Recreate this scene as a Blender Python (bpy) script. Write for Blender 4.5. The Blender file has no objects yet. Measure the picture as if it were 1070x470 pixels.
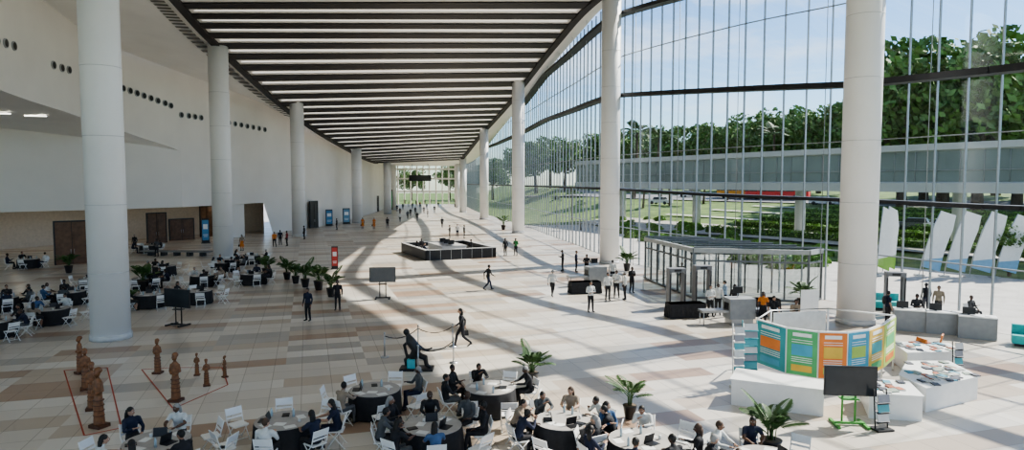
import bpy,bmesh,math,random
from mathutils import Vector,Matrix
random.seed(7)
V=Vector
F=700.0;H=7.0;T=math.atan(45/700)
# ---------- photo survey: bearing + elevation to real positions ----------
def ray(u,v):
    x=(u-535)/F;y=(235-v)/F
    return V((x,math.cos(T)+y*math.sin(T),-math.sin(T)+y*math.cos(T)))
def G(u,v,z=0.0):
    r=ray(u,v);t=(z-H)/r.z
    return V((r.x*t,r.y*t,z))
def P(u,v,d):
    r=ray(u,v);t=d/r.y
    return V((r.x*t,d,H+r.z*t))
# ---------- materials ----------
MATS={}
def pm(name,col,rough=.6,metal=0,var=.08,scale=4,emit=0,bump=0):
    if name in MATS:return MATS[name]
    m=bpy.data.materials.new(name);m.use_nodes=True
    n=m.node_tree.nodes;l=m.node_tree.links;b=n['Principled BSDF']
    tc=n.new('ShaderNodeTexCoord');no=n.new('ShaderNodeTexNoise');no.inputs['Scale'].default_value=scale;no.inputs['Detail'].default_value=4
    l.new(tc.outputs['Object'],no.inputs['Vector'])
    r=n.new('ShaderNodeValToRGB');r.color_ramp.elements[0].position=.3;r.color_ramp.elements[1].position=.7
    c=col
    r.color_ramp.elements[0].color=(c[0]*(1-var),c[1]*(1-var),c[2]*(1-var),1)
    r.color_ramp.elements[1].color=(min(1,c[0]*(1+var)),min(1,c[1]*(1+var)),min(1,c[2]*(1+var)),1)
    l.new(no.outputs['Fac'],r.inputs['Fac']);l.new(r.outputs['Color'],b.inputs['Base Color'])
    b.inputs['Roughness'].default_value=rough;b.inputs['Metallic'].default_value=metal
    if emit:
        l.new(r.outputs['Color'],b.inputs['Emission Color']);b.inputs['Emission Strength'].default_value=emit
    if bump:
        bp=n.new('ShaderNodeBump');bp.inputs['Strength'].default_value=bump;l.new(no.outputs['Fac'],bp.inputs['Height']);l.new(bp.outputs['Normal'],b.inputs['Normal'])
    MATS[name]=m;return m
def glassmat(name,tint=(1,1,1),refl=.08):
    m=bpy.data.materials.new(name);m.use_nodes=True
    n=m.node_tree.nodes;l=m.node_tree.links;n.clear()
    o=n.new('ShaderNodeOutputMaterial');mx=n.new('ShaderNodeMixShader');t=n.new('ShaderNodeBsdfTransparent');g=n.new('ShaderNodeBsdfGlossy')
    t.inputs['Color'].default_value=(*tint,1);g.inputs['Roughness'].default_value=.02
    mx.inputs['Fac'].default_value=refl
    l.new(t.outputs[0],mx.inputs[1]);l.new(g.outputs[0],mx.inputs[2]);l.new(mx.outputs[0],o.inputs['Surface'])
    MATS[name]=m;return m
# ---------- mesh builder ----------
class MB:
    def __init__(s):s.v=[];s.f=[];s.m=[];s.sm=[]
    def add(s,vs,fs,mi=0,sm=False):
        o=len(s.v);s.v+= [tuple(x) for x in vs]
        for f in fs:s.f.append([i+o for i in f]);s.m.append(mi);s.sm.append(sm)
    def box(s,c,sz,mi=0,M=None,rz=0,rx=0,ry=0,taper=1):
        x,y,z=sz[0]/2,sz[1]/2,sz[2]/2
        R=Matrix.Rotation(rz,3,'Z')@Matrix.Rotation(ry,3,'Y')@Matrix.Rotation(rx,3,'X')
        vs=[]
        for k in(-1,1):
            t=taper if k>0 else 1
            for a,b in((-1,-1),(1,-1),(1,1),(-1,1)):
                vs.append(R@V((a*x*t,b*y*t,k*z))+V(c))
        s.add(vs,[(3,2,1,0),(4,5,6,7),(0,1,5,4),(1,2,6,5),(2,3,7,6),(3,0,4,7)],mi)
    def tube(s,pts,rad,mi=0,n=8,sm=True,cap=True):
        pts=[V(p) for p in pts];k=len(pts)
        if not isinstance(rad,(list,)):rad=[rad]*k
        vs=[]
        for i,p in enumerate(pts):
            t=(pts[min(i+1,k-1)]-pts[max(i-1,0)]).normalized()
            X=V((1,0,0))-t*t.x
            if X.length<.3:X=V((0,1,0))-t*t.y
            X.normalize();Y=t.cross(X)
            r=rad[i];rx,ry=r if isinstance(r,tuple) else (r,r)
            for j in range(n):
                a=2*math.pi*j/n;vs.append(p+X*rx*math.cos(a)+Y*ry*math.sin(a))
        fs=[]
        for i in range(k-1):
            for j in range(n):
                a=i*n+j;b=i*n+(j+1)%n;fs.append((a,b,b+n,a+n))
        if cap:
            fs.append(tuple(range(n-1,-1,-1)));fs.append(tuple((k-1)*n+j for j in range(n)))
        s.add(vs,fs,mi,sm)
    def ell(s,c,r,mi=0,n=12,m=8,R=None,sm=True,fn=None):
        vs=[];fs=[]
        for i in range(m+1):
            ph=math.pi*i/m
            for j in range(n):
                a=2*math.pi*j/n
                p=V((math.sin(ph)*math.cos(a),math.sin(ph)*math.sin(a),math.cos(ph)))
                if fn:p=fn(p)
                p=V((p.x*r[0],p.y*r[1],p.z*r[2]))
                if R:p=R@p
                vs.append(p+V(c))
        for i in range(m):
            for j in range(n):
                a=i*n+j;b=i*n+(j+1)%n;fs.append((a,a+n,b+n,b))
        s.add(vs,fs,mi,sm)
    def strip(s,A,B,mi=0,sm=True):
        n=len(A);s.add(list(A)+list(B),[(i,i+1,n+i+1,n+i) for i in range(n-1)],mi,sm)
    def mesh(s,name,mats):
        me=bpy.data.meshes.new(name);me.from_pydata(s.v,[],s.f)
        for m in mats:me.materials.append(m)
        me.polygons.foreach_set('material_index',s.m);me.polygons.foreach_set('use_smooth',s.sm)
        me.update();return me
    def obj(s,name,mats,loc=(0,0,0),rz=0,sc=1):
        return put(s.mesh(name,mats),name,loc,rz,sc)
def put(me,name,loc=(0,0,0),rz=0,sc=1,parent=None):
    o=bpy.data.objects.new(name,me);bpy.context.scene.collection.objects.link(o)
    o.location=loc;o.rotation_euler=(0,0,rz)
    o.scale=(sc,sc,sc) if not isinstance(sc,tuple) else sc
    if parent:o.parent=parent
    return o
def cat(pts,n):
    pts=[V(p) for p in pts];out=[]
    for i in range(len(pts)-1):
        p0=pts[max(i-1,0)];p1=pts[i];p2=pts[i+1];p3=pts[min(i+2,len(pts)-1)]
        for j in range(n):
            t=j/n;out.append(.5*((2*p1)+(p2-p0)*t+(2*p0-5*p1+4*p2-p3)*t*t+(3*p1-p0-3*p2+p3)*t**3))
    out.append(pts[-1]);return out
def resample(pts,step):
    out=[pts[0].copy()];acc=0
    for i in range(len(pts)-1):
        a,b=pts[i],pts[i+1];L=(b-a).length;pos=step-acc
        while pos<=L:
            out.append(a.lerp(b,pos/L));pos+=step
        acc=L-(pos-step) 
    return out
def pw(x,tb):
    if x<=tb[0][0]:return tb[0][1]
    for (a,b),(c,d) in zip(tb,tb[1:]):
        if x<=c:return b+(d-b)*(x-a)/(c-a)
    return tb[-1][1]
# base materials
WALL=pm('wall_paint',(.82,.785,.74),.7,var=.03,scale=.3)
COLM=pm('column_paint',(.79,.78,.77),.5,var=.03,scale=.5)
CEILW=pm('ceiling_white',(.88,.855,.82),.7,var=.03,scale=.4)
CEILD=pm('ceiling_slat_dark',(.022,.018,.018),.6,var=.15,scale=2)
DARK=pm('dark_metal',(.03,.03,.033),.45,.3)
STEEL=pm('brushed_steel',(.45,.46,.47),.35,.8)
ALU=pm('mullion_aluminium',(.33,.35,.37),.4,.5)
BLACK=pm('black_plastic',(.015,.015,.017),.4)
WHITE=pm('white_laminate',(.8,.8,.79),.4,var=.03)
CLOTH=pm('black_tablecloth',(.02,.02,.023),.85,var=.2,scale=8)
WOOD=pm('door_wood',(.14,.075,.042),.5,var=.3,scale=3)
TAN=pm('tan_panel',(.66,.59,.51),.6)
LEAF=pm('palm_leaf',(.05,.11,.028),.55,var=.4,scale=3)
TREEL=pm('tree_foliage',(.11,.2,.045),.7,var=.55,scale=.6)
BARK=pm('bark',(.12,.09,.06),.9,var=.3)
SCREEN=pm('dark_screen',(.03,.035,.04),.15)
TOTEM=pm('carved_wood',(.2,.085,.035),.45,var=.35,scale=9,bump=.3)
GLASS=glassmat('curtain_glass',(.9,.945,.955),.06)
GLASS2=glassmat('clear_glass',(.9,.94,.93),.1)
GLASS3=glassmat('tinted_door_glass',(.55,.6,.6),.12)
# ---------- floor ----------
def floormat():
    m=bpy.data.materials.new('stone_floor_tiles');m.use_nodes=True
    n=m.node_tree.nodes;l=m.node_tree.links;b=n['Principled BSDF']
    tc=n.new('ShaderNodeTexCoord');mp=n.new('ShaderNodeMapping');mp.inputs['Rotation'].default_value=(0,0,math.radians(-17))
    l.new(tc.outputs['Object'],mp.inputs['Vector'])
    def cell(sx,sy,off):
        d=n.new('ShaderNodeVectorMath');d.operation='MULTIPLY';d.inputs[1].default_value=(1/sx,1/sy,0)
        a=n.new('ShaderNodeVectorMath');a.operation='ADD';a.inputs[1].default_value=(off,off*.7,0)
        f=n.new('ShaderNodeVectorMath');f.operation='FLOOR';w=n.new('ShaderNodeTexWhiteNoise');w.noise_dimensions='2D'
        l.new(mp.outputs[0],d.inputs[0]);l.new(d.outputs[0],a.inputs[0]);l.new(a.outputs[0],f.inputs[0]);l.new(f.outputs[0],w.inputs['Vector']);return w
    w1=cell(3.0,1.0,.3);w2=cell(1,1,.3)
    r=n.new('ShaderNodeValToRGB');r.color_ramp.interpolation='CONSTANT'
    e=r.color_ramp.elements
    e[0].position=0;e[0].color=(.60,.55,.485,1)
    e[1].position=.48;e[1].color=(.49,.41,.33,1)
    for p,c in((.66,(.41,.38,.345,1)),(.78,(.66,.62,.56,1)),(.90,(.37,.26,.19,1))):
        q=e.new(p);q.color=c
    l.new(w1.outputs['Value'],r.inputs['Fac'])
    mx=n.new('ShaderNodeMixRGB');mx.blend_type='MULTIPLY';mx.inputs['Fac'].default_value=1
    r2=n.new('ShaderNodeValToRGB');r2.color_ramp.elements[0].color=(.9,.9,.9,1);r2.color_ramp.elements[1].color=(1,1,1,1)
    l.new(w2.outputs['Value'],r2.inputs['Fac']);l.new(r.outputs[0],mx.inputs[1]);l.new(r2.outputs[0],mx.inputs[2])
    br=n.new('ShaderNodeTexBrick');br.offset=0;br.inputs['Scale'].default_value=1;br.inputs['Brick Width'].default_value=1;br.inputs['Row Height'].default_value=1
    br.inputs['Mortar Size'].default_value=.012;br.inputs['Color1'].default_value=(1,1,1,1);br.inputs['Color2'].default_value=(1,1,1,1);br.inputs['Mortar'].default_value=(.6,.58,.55,1)
    a=n.new('ShaderNodeVectorMath');a.operation='ADD';a.inputs[1].default_value=(.3,.21,0);l.new(mp.outputs[0],a.inputs[0]);l.new(a.outputs[0],br.inputs['Vector'])
    m2=n.new('ShaderNodeMixRGB');m2.blend_type='MULTIPLY';m2.inputs['Fac'].default_value=1
    l.new(mx.outputs[0],m2.inputs[1]);l.new(br.outputs['Color'],m2.inputs[2]);l.new(m2.outputs[0],b.inputs['Base Color'])
    b.inputs['Roughness'].default_value=.3
    return m
# plan curves
GK=[(32,-14,0),(30.5,5,0),(27,21,0),(22.9,30,0),(21.3,34,0),(19.2,38.5,0),(14.8,46,0),(9.6,60,0),(6.9,76,0),(4.9,88,0),(2.3,105,0),(-.9,122,0),(-2.8,132,0),(-7.75,155,0),(-16,212,0)]
GP=cat(GK,10)
GLX=[(p[1],p[0]) for p in GK]+[(400,-30)]
ZT=[(36,24),(58,23.6),(76,22.8),(105,20),(132,16.5),(158,12.5),(212,12)]
WP=cat([(-36,-14,0),(-29,12,0),(-30,28,0),(-32.5,38,0),(-35.2,46,0),(-37.3,55,0),(-38.2,66,0),(-36.4,76,0),(-33.4,90,0),(-30,108,0),(-30.5,130,0),(-32,160,0),(-38,212,0)],8)
mb=MB()
mb.add([(-90,-14,0)]+[tuple(p) for p in GP]+[(-90,212,0)],[tuple(range(len(GP)+2))])
mb.obj('floor',[floormat()])
# ---------- ceiling ----------
rows=[((-36,-14,22),(-20,-14,22),(24,-14,24.5),(32,-14,24.5)),
((-30,28,21),P(60,-150,27),(15.5,38,24),(21,36,24)),
((-36.5,51,21.5),P(182,-8,50),(7.7,58,23.2),(10.4,58,23.6)),
((-38.2,64,20),P(232,48,61),(4.3,76,22.2),(6.9,76,22.8)),
((-33.4,90,17.5),P(300,112,87),(-.75,105,19.3),(2.3,105,20)),
((-30,108,13.6),P(352,148,105),(-6.6,132,16),(-2.8,132,16.5)),
((-31.5,148,11.5),P(395,170,148),(-12.4,158,12.2),(-8.3,158,12.5)),
((-38,212,12),(-34,212,12),(-20,212,12),(-16,212,12))]
N=30
cW,cL,cR,cQ=[cat([r[i] for r in rows],N) for i in range(4)]
mb=MB();grid=[];nx=8
for i in range(len(cW)):
    row=[cW[i]]
    for k in range(nx+1):row.append(cL[i].lerp(cR[i],k/nx))
    row.append(cQ[i]);grid.append(row)
nc=nx+3;vs=[p for r in grid for p in r]
fs=[(i*nc+j,i*nc+j+1,(i+1)*nc+j+1,(i+1)*nc+j) for i in range(len(grid)-1) for j in range(nc-1)]
mb.add(vs,fs,0,True)
mb.obj('ceiling',[CEILW])
mb=MB();mb.add([p+V((0,0,.6)) for p in vs],fs,0,True);mb.obj('roof_deck',[CEILW])
def cs(c,t):
    i=min(int(t),len(c)-2);return c[i].lerp(c[i+1],t-i)
t0=N*1.0;t1=N*6.0
tt=[];t=t0
def step(t):
    k=t/N
    return N*pw(k,[(1,.16),(2,.235),(3,.155),(4,.155),(5,.13),(6,.12)])
while t<t1-1:
    fr_=pw(t/N,[(1,.48),(3,.48),(5,.55),(6,.6)])
    tt.append((t,t+step(t)*fr_));t+=step(t)
mb=MB()
for a,b in tt:
    A=[cs(cL,a),cs(cR,a),cs(cR,b),cs(cL,b)]
    for sx in range(8):
        f0,f1=sx/8,(sx+1)/8
        q=[A[0].lerp(A[1],f0),A[0].lerp(A[1],f1),A[3].lerp(A[2],f1),A[3].lerp(A[2],f0)]
        q=[p+V((0,0,-.04)) for p in q];w=[p+V((0,0,-.10)) for p in q]
        mb.add(q+w,[(7,6,5,4),(0,1,5,4),(2,3,7,6)])
mb.obj('ceiling_slat_field',[CEILD])
mb=MB()
for i in range(0,len(tt)-1):
    m_=(tt[i][1]+tt[i+1][0])/2;d=.014*N
    for k in range(20):
        f0=.01+k*.049;f1=f0+.049
        a0=cs(cL,m_-d/2).lerp(cs(cR,m_-d/2),f0);a1=cs(cL,m_-d/2).lerp(cs(cR,m_-d/2),f1);b0=cs(cL,m_+d/2).lerp(cs(cR,m_+d/2),f0);b1=cs(cL,m_+d/2).lerp(cs(cR,m_+d/2),f1)
        mb.add([p+V((0,0,-.05)) for p in (a0,a1,b1,b0)],[(0,1,2,3)])
mb.obj('ceiling_linear_lights',[pm('linear_light',(1,.96,.9),.5,emit=.45)])
mb=MB()
for c,sg in((cL,-1),(cR,1)):
    s=c[N:6*N+1];wd=.7
    A=[p+V((0,0,-.25)) for p in s];B=[p+V((sg*wd,0,-.25)) for p in s]
    mb.strip(A,B);mb.strip(A,[p+V((0,0,-.02)) for p in s]);mb.strip(B,[p+V((sg*wd,0,-.02)) for p in s])
mb.obj('trim_ceiling_edge',[CEILD])
mb=MB()
for i in range(N,6*N,2):
    a=V((-2.4,0,-.1));p=cL[i]+a;q=cL[i+1]+a
    if cW[i].x<p.x-1.0:
        k=(cL[i].z-cW[i].z)/(cL[i].x-cW[i].x);dz=V((0,0,k*-2.4));dz2=V((0,0,k*-1.4))
        mb.add([p+dz,p+V((1.1,0,0))+dz2,q+V((1.1,0,0))+dz2,q+dz],[(0,1,2,3)])
mb.obj('ceiling_air_grille',[pm('grille_grey',(.12,.11,.1),.6)])
# ---------- left walls ----------
ZW=[(28,21),(51,21.7),(64,20.2),(90,17.7),(108,13.8),(148,11.7),(212,12.2)]
ZB=[(46,13.4),(57,12.9),(66,12),(72,11),(74.6,10.4),(74.7,4.2),(90,4.2),(90.05,0)]
WJ=min(WP,key=lambda p:abs(p.y-74.7) if p.y>60 else 99)
mb=MB()
A=[];B=[]
for p in WP:
    z0=pw(p.y-.01,ZB);top_=V((p.x,p.y,pw(p.y,ZW)+.2))
    if p is WJ:
        A.append(top_);B.append(V((p.x,p.y,10.4)));A.append(top_.copy());B.append(V((p.x,p.y,4.2)));continue
    if p.y<WJ.y and z0<10.4:z0=10.4
    if p.y>WJ.y and p.y<=90.02:z0=4.2
    A.append(top_);B.append(V((p.x,p.y,z0)))
mb.strip(A,B,0,False)
mb.obj('wall_left',[WALL])
BW=cat([(-95,15,0),(-78,38,0),(-60,52,0),(-49.5,60,0),(-43,66,0),(-38.8,71,0),(WJ.x,WJ.y,0)],8)
YR=60
mb=MB()
a_=[p for p in BW if p.y<=YR+.01];b_=[p for p in BW if p.y>=YR-.01]
mb.strip([p+V((0,0,14)) for p in a_],a_)
mb.strip([p+V((0,0,14)) for p in b_],[p+V((0,0,4.2)) for p in b_])
mb.obj('wall_left_rear',[WALL])
mb=MB();ws=[p for p in WP if p.y<=WJ.y+.001];n=40;A=[];B=[]
for i in range(n+1):
    a=ws[int(round(i/n*(len(ws)-1)))];b=BW[int(round(i/n*(len(BW)-1)))]
    A.append(V((a.x,a.y,max(10.4,pw(a.y,ZB[:5])))));B.append(V((b.x,b.y,pw(b.y,[(50,12.6),(60,12.2),(75,10.4)]))))
mb.strip(A,B)
mb.obj('ceiling_balcony_soffit',[CEILW])
mb=MB()
RC=[V((-49.5,60,0)),V((-54,67,0)),V((-49,78,0)),V((-42,88,0)),V((-36,96,0)),V((-33.4,90.05,0))]
mb.strip(RC,[p+V((0,0,4.2)) for p in RC],0,False)
fr=b_+[p for p in WP if WJ.y+.01<p.y<=90.01]
mb.add([p+V((0,0,4.2)) for p in fr]+[p+V((0,0,4.2)) for p in (RC[4],RC[3],RC[2],RC[1])],[tuple(range(len(fr)+4))],1)
mb.obj('wall_recess',[TAN,CEILW])
# warm downlights in the recess ceiling
mb=MB()
for x,y in((-46,70),(-44.5,74),(-41.5,78),(-39.5,82),(-37.5,86),(-49,66)):mb.tube([(x,y,4.17),(x,y,4.12)],.28,0,16,False)
mb.obj('recess_downlights',[pm('downlight_warm',(1,.88,.7),.5,emit=14)])
mb=MB();mb.box((0,0,2.1),(3.6,.6,4.2),0);mb.obj('wall_recess_pier',[WALL],(-35.3,84.5,0),1.25)
def door(name,u,v,d,w,h,ang,m=WOOD):
    p=P(u,v,d);p.z=0
    b=MB();b.box((0,0,h/2),(w,.12,h),0)
    b.box((0,0,h+.06),(w+.2,.2,.12),1);b.box((-w/2-.05,0,h/2),(.1,.2,h),1);b.box((w/2+.05,0,h/2),(.1,.2,h),1)
    b.box((0,-.07,h/2),(.03,.03,h),1)
    for s in(-1,1):
        b.box((s*w*.25,-.08,h*.5),(w*.36,.03,h*.8),0);b.tube([(s*.12,-.14,.9),(s*.12,-.14,1.3)],.02,2)
    b.obj(name,[m,DARK,STEEL],p,ang)
DO=pm('dark_opening',(.05,.045,.04),.6)
door('door_1',75,250,57,2.4,3.6,.76)
door('door_2',190,245,80.5,2.8,2.5,.9)
door('door_3',216,245,85.5,1.5,3.8,.9)
door('door_4',164,245,76.5,2.0,3.4,.9)
door('door_5',328,235,102,2.2,4,1.35,DO)
door('door_6',372,230,131,2.6,3.6,1.5,DO)
door('door_7',394,225,158,2.8,3.6,1.5,DO)
mb=MB()
def onwall(u):
    best=None
    for a,b in zip(WP,WP[1:]):
        for k in range(6):
            p=a.lerp(b,k/6)
            if p.y>20:
                uu=535+F*p.x/p.y
                if best is None or abs(uu-u)<best[0]:
                    t=(b-a).normalized();best=(abs(uu-u),p,t)
    return best[1],best[2]
for u,vv in [(4,42),(13,45),(22,48),(62,68),(70,71),(78,73)]+[(119+7*i,87+2.6*i) for i in range(10)]+[(192+7*i,120+1*i) for i in range(4)]+[(236+6*i,127+1.2*i) for i in range(8)]:
    p,t=onwall(u);nn=V((t.y,-t.x,0)).normalized()
    z=P(u,vv,p.y).z;c=V((p.x,p.y,z))+nn*.05
    mb.tube([c-nn*.12,c+nn*.06],.34,1,14,False);mb.tube([c+nn*.055,c+nn*.07],.27,0,14,False)
mb.obj('wall_air_nozzles',[BLACK,STEEL])
mb=MB()
for x,y in((-41,54),(-39.5,56),(-44,52),(-43,57.5),(-47,55)):
    mb.box((x,y,12.45),(1.6,.18,.08),0,rz=.2)
mb.obj('soffit_light_strips',[pm('lamp_glow',(1,.95,.85),.5,emit=2)])
# ---------- columns ----------
def column(x,y,r,zt):
    b=MB();b.tube([(0,0,0),(0,0,zt)],r,0,40)
    for k in range(1,int(zt/3)):b.tube([(0,0,k*3-.015),(0,0,k*3+.015)],r+.004,1,40)
    b.tube([(0,0,0),(0,0,.25)],r+.05,1,40)
    b.obj('column',[COLM,pm('column_joint',(.55,.55,.55),.6)],(x,y,0))
for x,y,r,zt in((-18,29.7,.8,21.5),(-26.4,61,.86,20.3),(-27.4,86,.85,17.2),(-26.6,115,.85,13.8),(-27.3,147,.85,11.8),
    (17.1,33,.86,24.3),(8.4,57.5,.82,23.7),(.85,92,.85,21.2),(-5.2,125,.8,17.4),(-11.3,155,.8,12.6),(-30,170,.7,12),(-15,185,.7,12)):
    column(x,y,r,zt)
# ---------- curtain wall ----------
MU=[p for p in resample(GP,1.55)]
def zt(y):return pw(y,ZT)
mb=MB();mb.strip([V(p) for p in MU],[V((p.x,p.y,zt(p.y))) for p in MU],0,False);mb.obj('window_1',[GLASS])
mb=MB()
for i,p in enumerate(MU):
    if p.y<-10:continue
    q=MU[min(i+1,len(MU)-1)];a=math.atan2(q.y-p.y,q.x-p.x)
    mb.box((p.x,p.y,zt(p.y)/2),(.045,.14,zt(p.y)),0,rz=a)
    if i%4==0:
        nn=V((math.sin(a),-math.cos(a),0))*-.55
        mb.tube([(p.x+nn.x,p.y+nn.y,0),(p.x+nn.x,p.y+nn.y,zt(p.y))],.022,0,6)
mb.obj('window_mullions',[ALU])
def lvl(tb,dep,hh,name,off=.3,m=DARK):
    b=MB()
    for i in range(len(MU)-1):
        p,q=MU[i],MU[i+1]
        t=(q-p).normalized();nn=V((-t.y,t.x,0))*off
        za,zb=pw(p.y,tb),pw(q.y,tb)
        if za>zt(p.y)-.3:continue
        A=p+nn;B=q+nn;w=V((-t.y,t.x,0))*dep
        vs=[]
        for X,z in((A,za),(B,zb)):
            vs+=[V((X.x,X.y,z-hh/2)),V((X.x,X.y,z+hh/2)),V((X.x+w.x,X.y+w.y,z+hh/2)),V((X.x+w.x,X.y+w.y,z-hh/2))]
        b.add(vs,[(0,4,5,1),(1,5,6,2),(2,6,7,3),(3,7,4,0)])
    b.obj(name,[m])
lvl([(30,5.85),(46,6.1),(60,6.4),(212,6.4)],.9,.2,'window_transom_lower',.1)
lvl([(30,12),(38,12.4),(46,13.2),(60,14.6),(88,15),(212,13)],.9,.32,'window_transom_middle',.1)
lvl([(30,18.5),(60,21.5),(88,20.8),(105,19),(212,30)],.9,.3,'window_transom_upper',.1)
lvl([(0,3),(212,3)],.12,.06,'window_rail_low',0,ALU)
lvl([(0,9.2),(212,9.8)],.12,.05,'window_rail_mid',0,ALU)
lvl([(0,15.5),(60,18),(212,17)],.12,.05,'window_rail_high',0,ALU)
mb=MB();mb.add([(-38,212,0),(-16,212,0),(-16,212,12),(-38,212,12)],[(0,1,2,3)]);mb.obj('window_2',[GLASS2])
mb=MB()
for i in range(12):mb.box((-38+i*2,211.8,6),(.35,.4,12),0)
for z in(4,8,11):mb.box((-27,211.7,z),(22,.5,.5),0)
mb.obj('window_end_frame',[WALL])
mb=MB();mb.box((0,0,0),(5.6,.4,1.5),0);mb.box((0,0,0),(5.2,.45,1.2),1);mb.tube([(-2,0,.7),(-2,0,3.6)],.06,0);mb.tube([(2,0,.7),(2,0,3.6)],.06,0)
mb.obj('hanging_sign',[BLACK,SCREEN],(P(439,186,170)))
# ---------- exterior ----------
def ter(x,y):
    q=y*.8+x*.6
    d=x-pw(y,GLX);k=max(0,min(1,(d-10)/14))
    return -.12+max(0,min(5,(q-70)*.05))*k
mb=MB();nx,ny=90,70;vs=[]
for i in range(nx+1):
    for j in range(ny+1):
        x=-150+i*6;y=-60+j*7;z=ter(x,y)
        if x<10 and x<pw(y,GLX)+14:z=-.12
        vs.append((x,y,z))
mb.add(vs,[(i*(ny+1)+j,(i+1)*(ny+1)+j,(i+1)*(ny+1)+j+1,i*(ny+1)+j+1) for i in range(nx) for j in range(ny)],0,True)
def gm():
    m=bpy.data.materials.new('garden_ground');m.use_nodes=True
    n=m.node_tree.nodes;l=m.node_tree.links;b=n['Principled BSDF']
    tc=n.new('ShaderNodeTexCoord');no=n.new('ShaderNodeTexNoise');no.inputs['Scale'].default_value=.5;no.inputs['Detail'].default_value=6
    l.new(tc.outputs['Object'],no.inputs['Vector'])
    r=n.new('ShaderNodeValToRGB');r.color_ramp.elements[0].position=.35;r.color_ramp.elements[0].color=(.06,.11,.025,1);r.color_ramp.elements[1].position=.65;r.color_ramp.elements[1].color=(.15,.22,.05,1)
    l.new(no.outputs['Fac'],r.inputs['Fac']);l.new(r.outputs[0],b.inputs['Base Color']);b.inputs['Roughness'].default_value=.9
    return m
mb.obj('garden_lawn',[gm()])
PAVE=pm('paving_stone',(.42,.40,.37),.8,var=.15,scale=.8)
ROAD=pm('asphalt',(.2,.2,.2),.85,var=.15)
mb=MB()
g2=[p for p in GP if p.y>-12 and p.y<110]
def offs(pts,d):
    out=[]
    for i,p in enumerate(pts):
        t=(pts[min(i+1,len(pts)-1)]-pts[max(i-1,0)]).normalized();out.append(p+V((t.y,-t.x,0))*d)
    return out
prev=offs(g2,.2)
for dd in (5,10,15,20):
    cur=[]
    for p,q in zip(offs(g2,dd),g2):
        k=1 if q.y<48 else max(.55,1-(q.y-48)*.03);cur.append(q.lerp(p,k))
    z=lambda p:max(-.03,ter(p.x,p.y)+.06)
    mb.strip([V((p.x,p.y,z(p))) for p in prev],[V((p.x,p.y,z(p))) for p in cur]);prev=cur
mb.obj('plaza_paving',[PAVE])
def ribbon(name,pts,w,m,dz=.12):
    b=MB();pp=resample(cat([(x,y,0) for x,y in pts],10),3);A=offs(pp,-w/2);B=offs(pp,w/2)
    b.strip([V((p.x,p.y,ter(p.x,p.y)+dz)) for p in A],[V((p.x,p.y,ter(p.x,p.y)+dz)) for p in B]);return b.obj(name,[m])
ribbon('road',[(200,20),(120,75),(80,110),(45,140),(20,170),(8,210)],13,ROAD,.2)
ribbon('driveway',[(90,20),(60,46),(44,64),(32,80),(22,96),(14,116)],8,PAVE,.2)
for i,k in enumerate((0,9,18,27)):
    ribbon('garden_path',[(75+k,58+k*.6),(58+k,74+k*.6),(40+k,92+k*.6),(24+k,112+k*.6)],1.3,pm('white_gravel',(.5,.48,.44),.9),.22)
def leafy(mb,n,fn,s,mi=0):
    for _ in range(n):
        p=V(fn());a=V((random.gauss(0,1),random.gauss(0,1),random.gauss(0,1))).normalized();b=a.orthogonal().normalized();c=a.cross(b)
        r=s*random.uniform(.6,1.3)
        mb.add([p-b*r,p+c*r*.6,p+b*r,p-c*r*.6],[(0,1,2,3)],mi)
hm=MB();hm.box((0,0,.4),(5.6,.9,.8),0)
leafy(hm,900,lambda:(random.uniform(-3,3),random.uniform(-.6,.6),random.uniform(.2,1.05)),.14,1)
HED=pm('hedge_core',(.05,.1,.02),.9);HLF=pm('hedge_leaf',(.16,.30,.05),.7,var=.4,scale=1)
hme=hm.mesh('hedge',[HED,HLF])
for k in range(6):
    for j in range(9):
        x=27+j*5.6*.62+k*5.2;y=84-j*5.6*.78+k*4.6
        if x/y>.82:continue
        put(hme,'hedge',(x,y,ter(x,y)),math.atan2(-.78,.62),1)
sm_=MB();leafy(sm_,700,lambda:[c*random.uniform(.7,1) for c in (V((random.gauss(0,1),random.gauss(0,1),abs(random.gauss(0,1)))).normalized()*1.0)],.2,0);sme=sm_.mesh('shrub',[HLF])
random.seed(9)
for _ in range(70):
    t=random.choice([p for p in GP if 50<p.y<105]);d=random.uniform(11,26);x=t.x+d*.8;y=t.y+d*.3
    put(sme,'shrub',(x,y,ter(x,y)),random.uniform(0,6),random.uniform(.5,1.2))
def treemesh(seed,h=14,cr=6):
    random.seed(seed);b=MB()
    b.tube([(0,0,0),(.2,.1,h*.25),(0,.2,h*.5)],[.5,.38,.25],0,8)
    for k in range(6):
        a=k*1.05+random.random();b.tube([(0,.1,h*.35),(math.cos(a)*cr*.3,math.sin(a)*cr*.3,h*.5),(math.cos(a)*cr*.6,math.sin(a)*cr*.6,h*.68)],[.22,.15,.06],0,6)
    for k in range(34):
        a=random.uniform(0,6.28);rr=cr*math.sqrt(random.random())*.85;cz=h*random.uniform(.42,.92)
        rr*=math.sqrt(max(.1,1-((cz-h*.62)/(h*.42))**2))
        c=V((math.cos(a)*rr,math.sin(a)*rr,cz));R=random.uniform(.14,.24)*h*.8
        def f():
            d=V((random.gauss(0,1),random.gauss(0,1),random.gauss(0,1))).normalized()
            return c+V((d.x,d.y,d.z*.75))*R*random.uniform(.55,1)
        leafy(b,150,f,.38,1)
    return b.mesh('tree',[BARK,TREEL])
TR=[treemesh(i) for i in (1,2,3)]
random.seed(5)
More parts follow.
